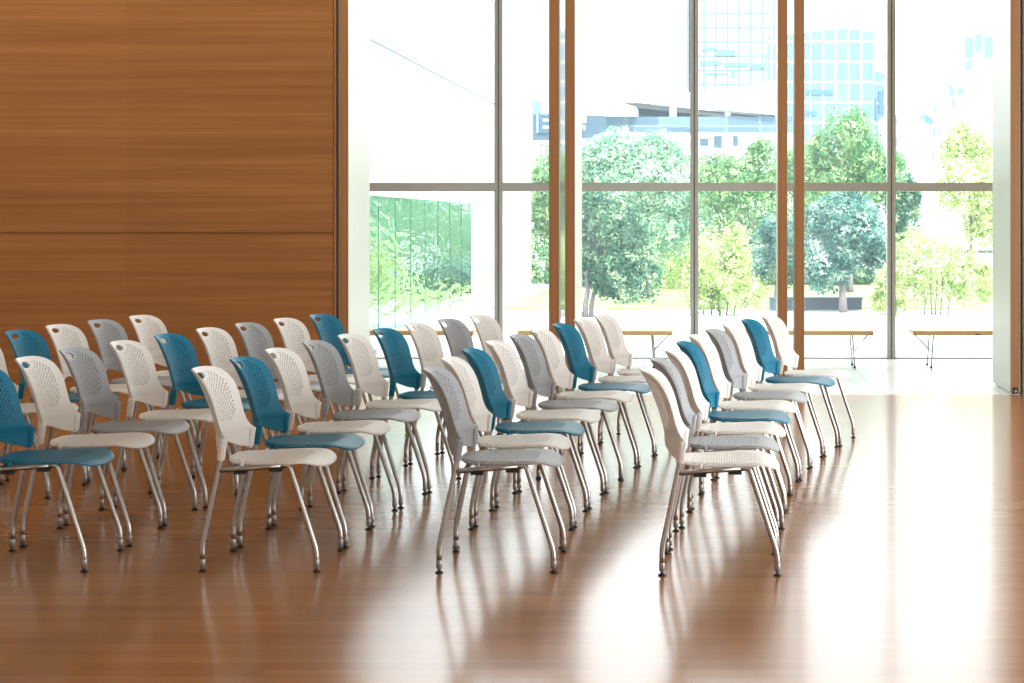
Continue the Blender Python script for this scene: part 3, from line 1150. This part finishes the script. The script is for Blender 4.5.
def letter(ch, px, py, hpx, mat, parent, Z, off=-0.1):
    cu = bpy.data.curves.new('letter', 'FONT')
    cu.body = ch
    cu.size = hpx * Z / F / 0.69
    cu.extrude = 0.02
    cu.offset = 0.045 * cu.size
    o = bpy.data.objects.new('letter_tmp', cu)
    COL.objects.link(o)
    dg = bpy.context.evaluated_depsgraph_get()
    me = bpy.data.meshes.new_from_object(o.evaluated_get(dg))
    bpy.data.objects.remove(o)
    me.transform(Matrix.Rotation(math.pi / 2, 4, 'X'))
    me.transform(Matrix.Translation((sx(px, Z) - parent.location.x, off, sz(py, Z) - parent.location.z)))
    me.materials.clear()
    return link('letter', me, mat, parent)


letter('E', 537.6, 131.8, 16.5, M['sign_blue'], s, 86.5)
letter('S', 582.4, 122.6, 6.2, M['bld_white'], s, 86.5, -0.03)
letter('t', 582.9, 129.6, 5.2, M['bld_white'], s, 86.5, -0.03)

t = empty('grid_tower', (sx(739, 130), 130, 0))
tag(t, 'tall tower with a fine blue window grid right of the middle mullion', 'building')
fac('tower_shaft', t, M['tower'], rect(690, -18, 777, 110), 130, 12)
for (a, c, d, e_) in ((700, 61, 722, 65.5), (724, 62.5, 748, 67), (750, 64, 776, 68.5), (702, 48, 716, 51), (715, 50, 735, 56), (731, 70, 735, 78), (706, 73, 726, 75)):  # reflections in the tower glass, painted on as flat blue panels
    fac('painted_reflection', t, M['sky_blue'], rect(a, c, d, e_), 130, .1, -0.08)
t = empty('pale_tower', (sx(640, 132), 132, 0))
tag(t, 'very pale tower with faint vertical lines left of the middle mullion', 'building')
fac('tower_shaft', t, M['tower_pale'], rect(596, -30, 689, 100), 132, 12)

t = empty('glass_block', (sx(823, 110), 110, 0))
tag(t, 'light blue glass block with white grid above the right trees', 'building')
fac('block_body', t, M['block'], [(768, 240), (873.8, 240), (873.8, 31), (866, 31), (846, 28.2), (838, 29), (806, 32), (768, 36)], 110, 10)
fac('block_wing', t, M['block'], [(874, 240), (889, 240), (889, 71), (874, 70)], 110, 8, 1)
for (a, c, d, e_) in ((806, 90, 833, 95), (806, 111, 816, 116), (875.5, 98, 878, 118), (880, 90, 885, 112)):
    fac('dark_window', t, M['soffit'], rect(a, c, d, e_), 110, .1, -0.06 if a < 874 else 0.94)

t = empty('white_office', (sx(958, 80), 80, 0))
tag(t, 'white office block with painted glass reflections at far right', 'building')
fac('office_body', t, M['office'], [(919, 240), (1075, 240), (1075, -24), (919, -16)], 80, 10)
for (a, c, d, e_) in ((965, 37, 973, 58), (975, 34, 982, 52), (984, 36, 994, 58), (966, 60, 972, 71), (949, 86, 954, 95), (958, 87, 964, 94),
                      (933, 105, 936, 112), (952, 98, 955, 108), (933, 127, 935.5, 137), (938, 127, 940, 137), (952, 127, 955, 138), (932, 152, 934.5, 161)):  # reflections in the office glass, drawn as flat blue patches
    fac('painted_ripple', t, M['sky_blue'], rect(a, c, d, e_), 80, .06, -0.05)
fac('entrance_canopy', t, M['band'], [(919, 122), (931, 126), (931, 120), (919, 112)], 80, 1, -0.9)
t = empty('low_annex', (sx(905, 91), 91, 0))
tag(t, 'low annex with blue windows between glass block and white office', 'building')
fac('annex_body', t, M['bld_white'], rect(889, 114, 919, 240), 91, 6)
for (a, c, d, e_) in ((896, 137, 904, 147), (906, 136, 917, 147), (906, 149, 917, 153), (912, 156, 917, 160), (896, 118, 903, 125), (906, 117, 917, 124)):
    fac('annex_window', t, M['sign_blue'], rect(a, c, d, e_), 91, .08, -0.06)

# ------------------------------------------------------------------ light
w = bpy.data.worlds.new('sky')
SC.world = w
w.use_nodes = True
nt = w.node_tree
bg = nt.nodes['Background']
bg.inputs['Color'].default_value = (0.94, 0.98, 0.995, 1)
bg.inputs['Strength'].default_value = 4.9

sun = bpy.data.lights.new('sun', 'SUN')
sun.energy = 9.0
sun.angle = math.radians(0.6)
sun.color = (1.0, 0.96, 0.88)
so = bpy.data.objects.new('sun', sun)
COL.objects.link(so)
d = Vector((-0.28, 0.6, -0.75))
so.rotation_euler = d.to_track_quat('-Z', 'Y').to_euler()


def area(name, loc, direction, sxx, syy, power, col):
    l = bpy.data.lights.new(name, 'AREA')
    l.shape = 'RECTANGLE'
    l.size, l.size_y = sxx, syy
    l.energy = power
    l.color = col
    o = bpy.data.objects.new(name, l)
    COL.objects.link(o)
    o.location = loc
    o.rotation_euler = Vector(direction).to_track_quat('-Z', 'Z').to_euler()
    return o


# daylight through the large side window on the right, plus two added fill lamps
area('side_window_daylight', (XR + 0.05, 7.25, 1.7), (-1, 0, 0), 12.0, 3.0, 900, (0.90, 0.97, 1.0))
area('wall_fill', (-6.0, 12.6, CZ - 0.05), (0, 0.75, -1), 6.5, 0.5, 215, (1.0, 0.95, 0.88))  # added fill aimed at the veneer wall, not a room fixture
area('rear_fill', (-2.5, YB + 0.05, 2.6), (0, 1, 0), 11, 4, 230, (1.0, 0.985, 0.95))  # added fill from behind the camera; that wall has no window

# ------------------------------------------------------------------ camera
cam = bpy.data.cameras.new('camera')
cam.sensor_width = 36.0
cam.sensor_fit = 'HORIZONTAL'
cam.lens = F * 36.0 / 1024.0
cam.shift_x = (512 - PX) / 1024.0
cam.shift_y = -(341.5 - PY) / 1024.0
cam.clip_end = 500
co = bpy.data.objects.new('camera', cam)
COL.objects.link(co)
co.location = (0, 0, CH)
co.rotation_euler = (math.pi / 2, 0, 0)
SC.camera = co

vs = SC.view_settings
vs.view_transform = 'Standard'
vs.look = 'None'
vs.exposure = 0.0
vs.gamma = 1.0
vs.use_curve_mapping = False
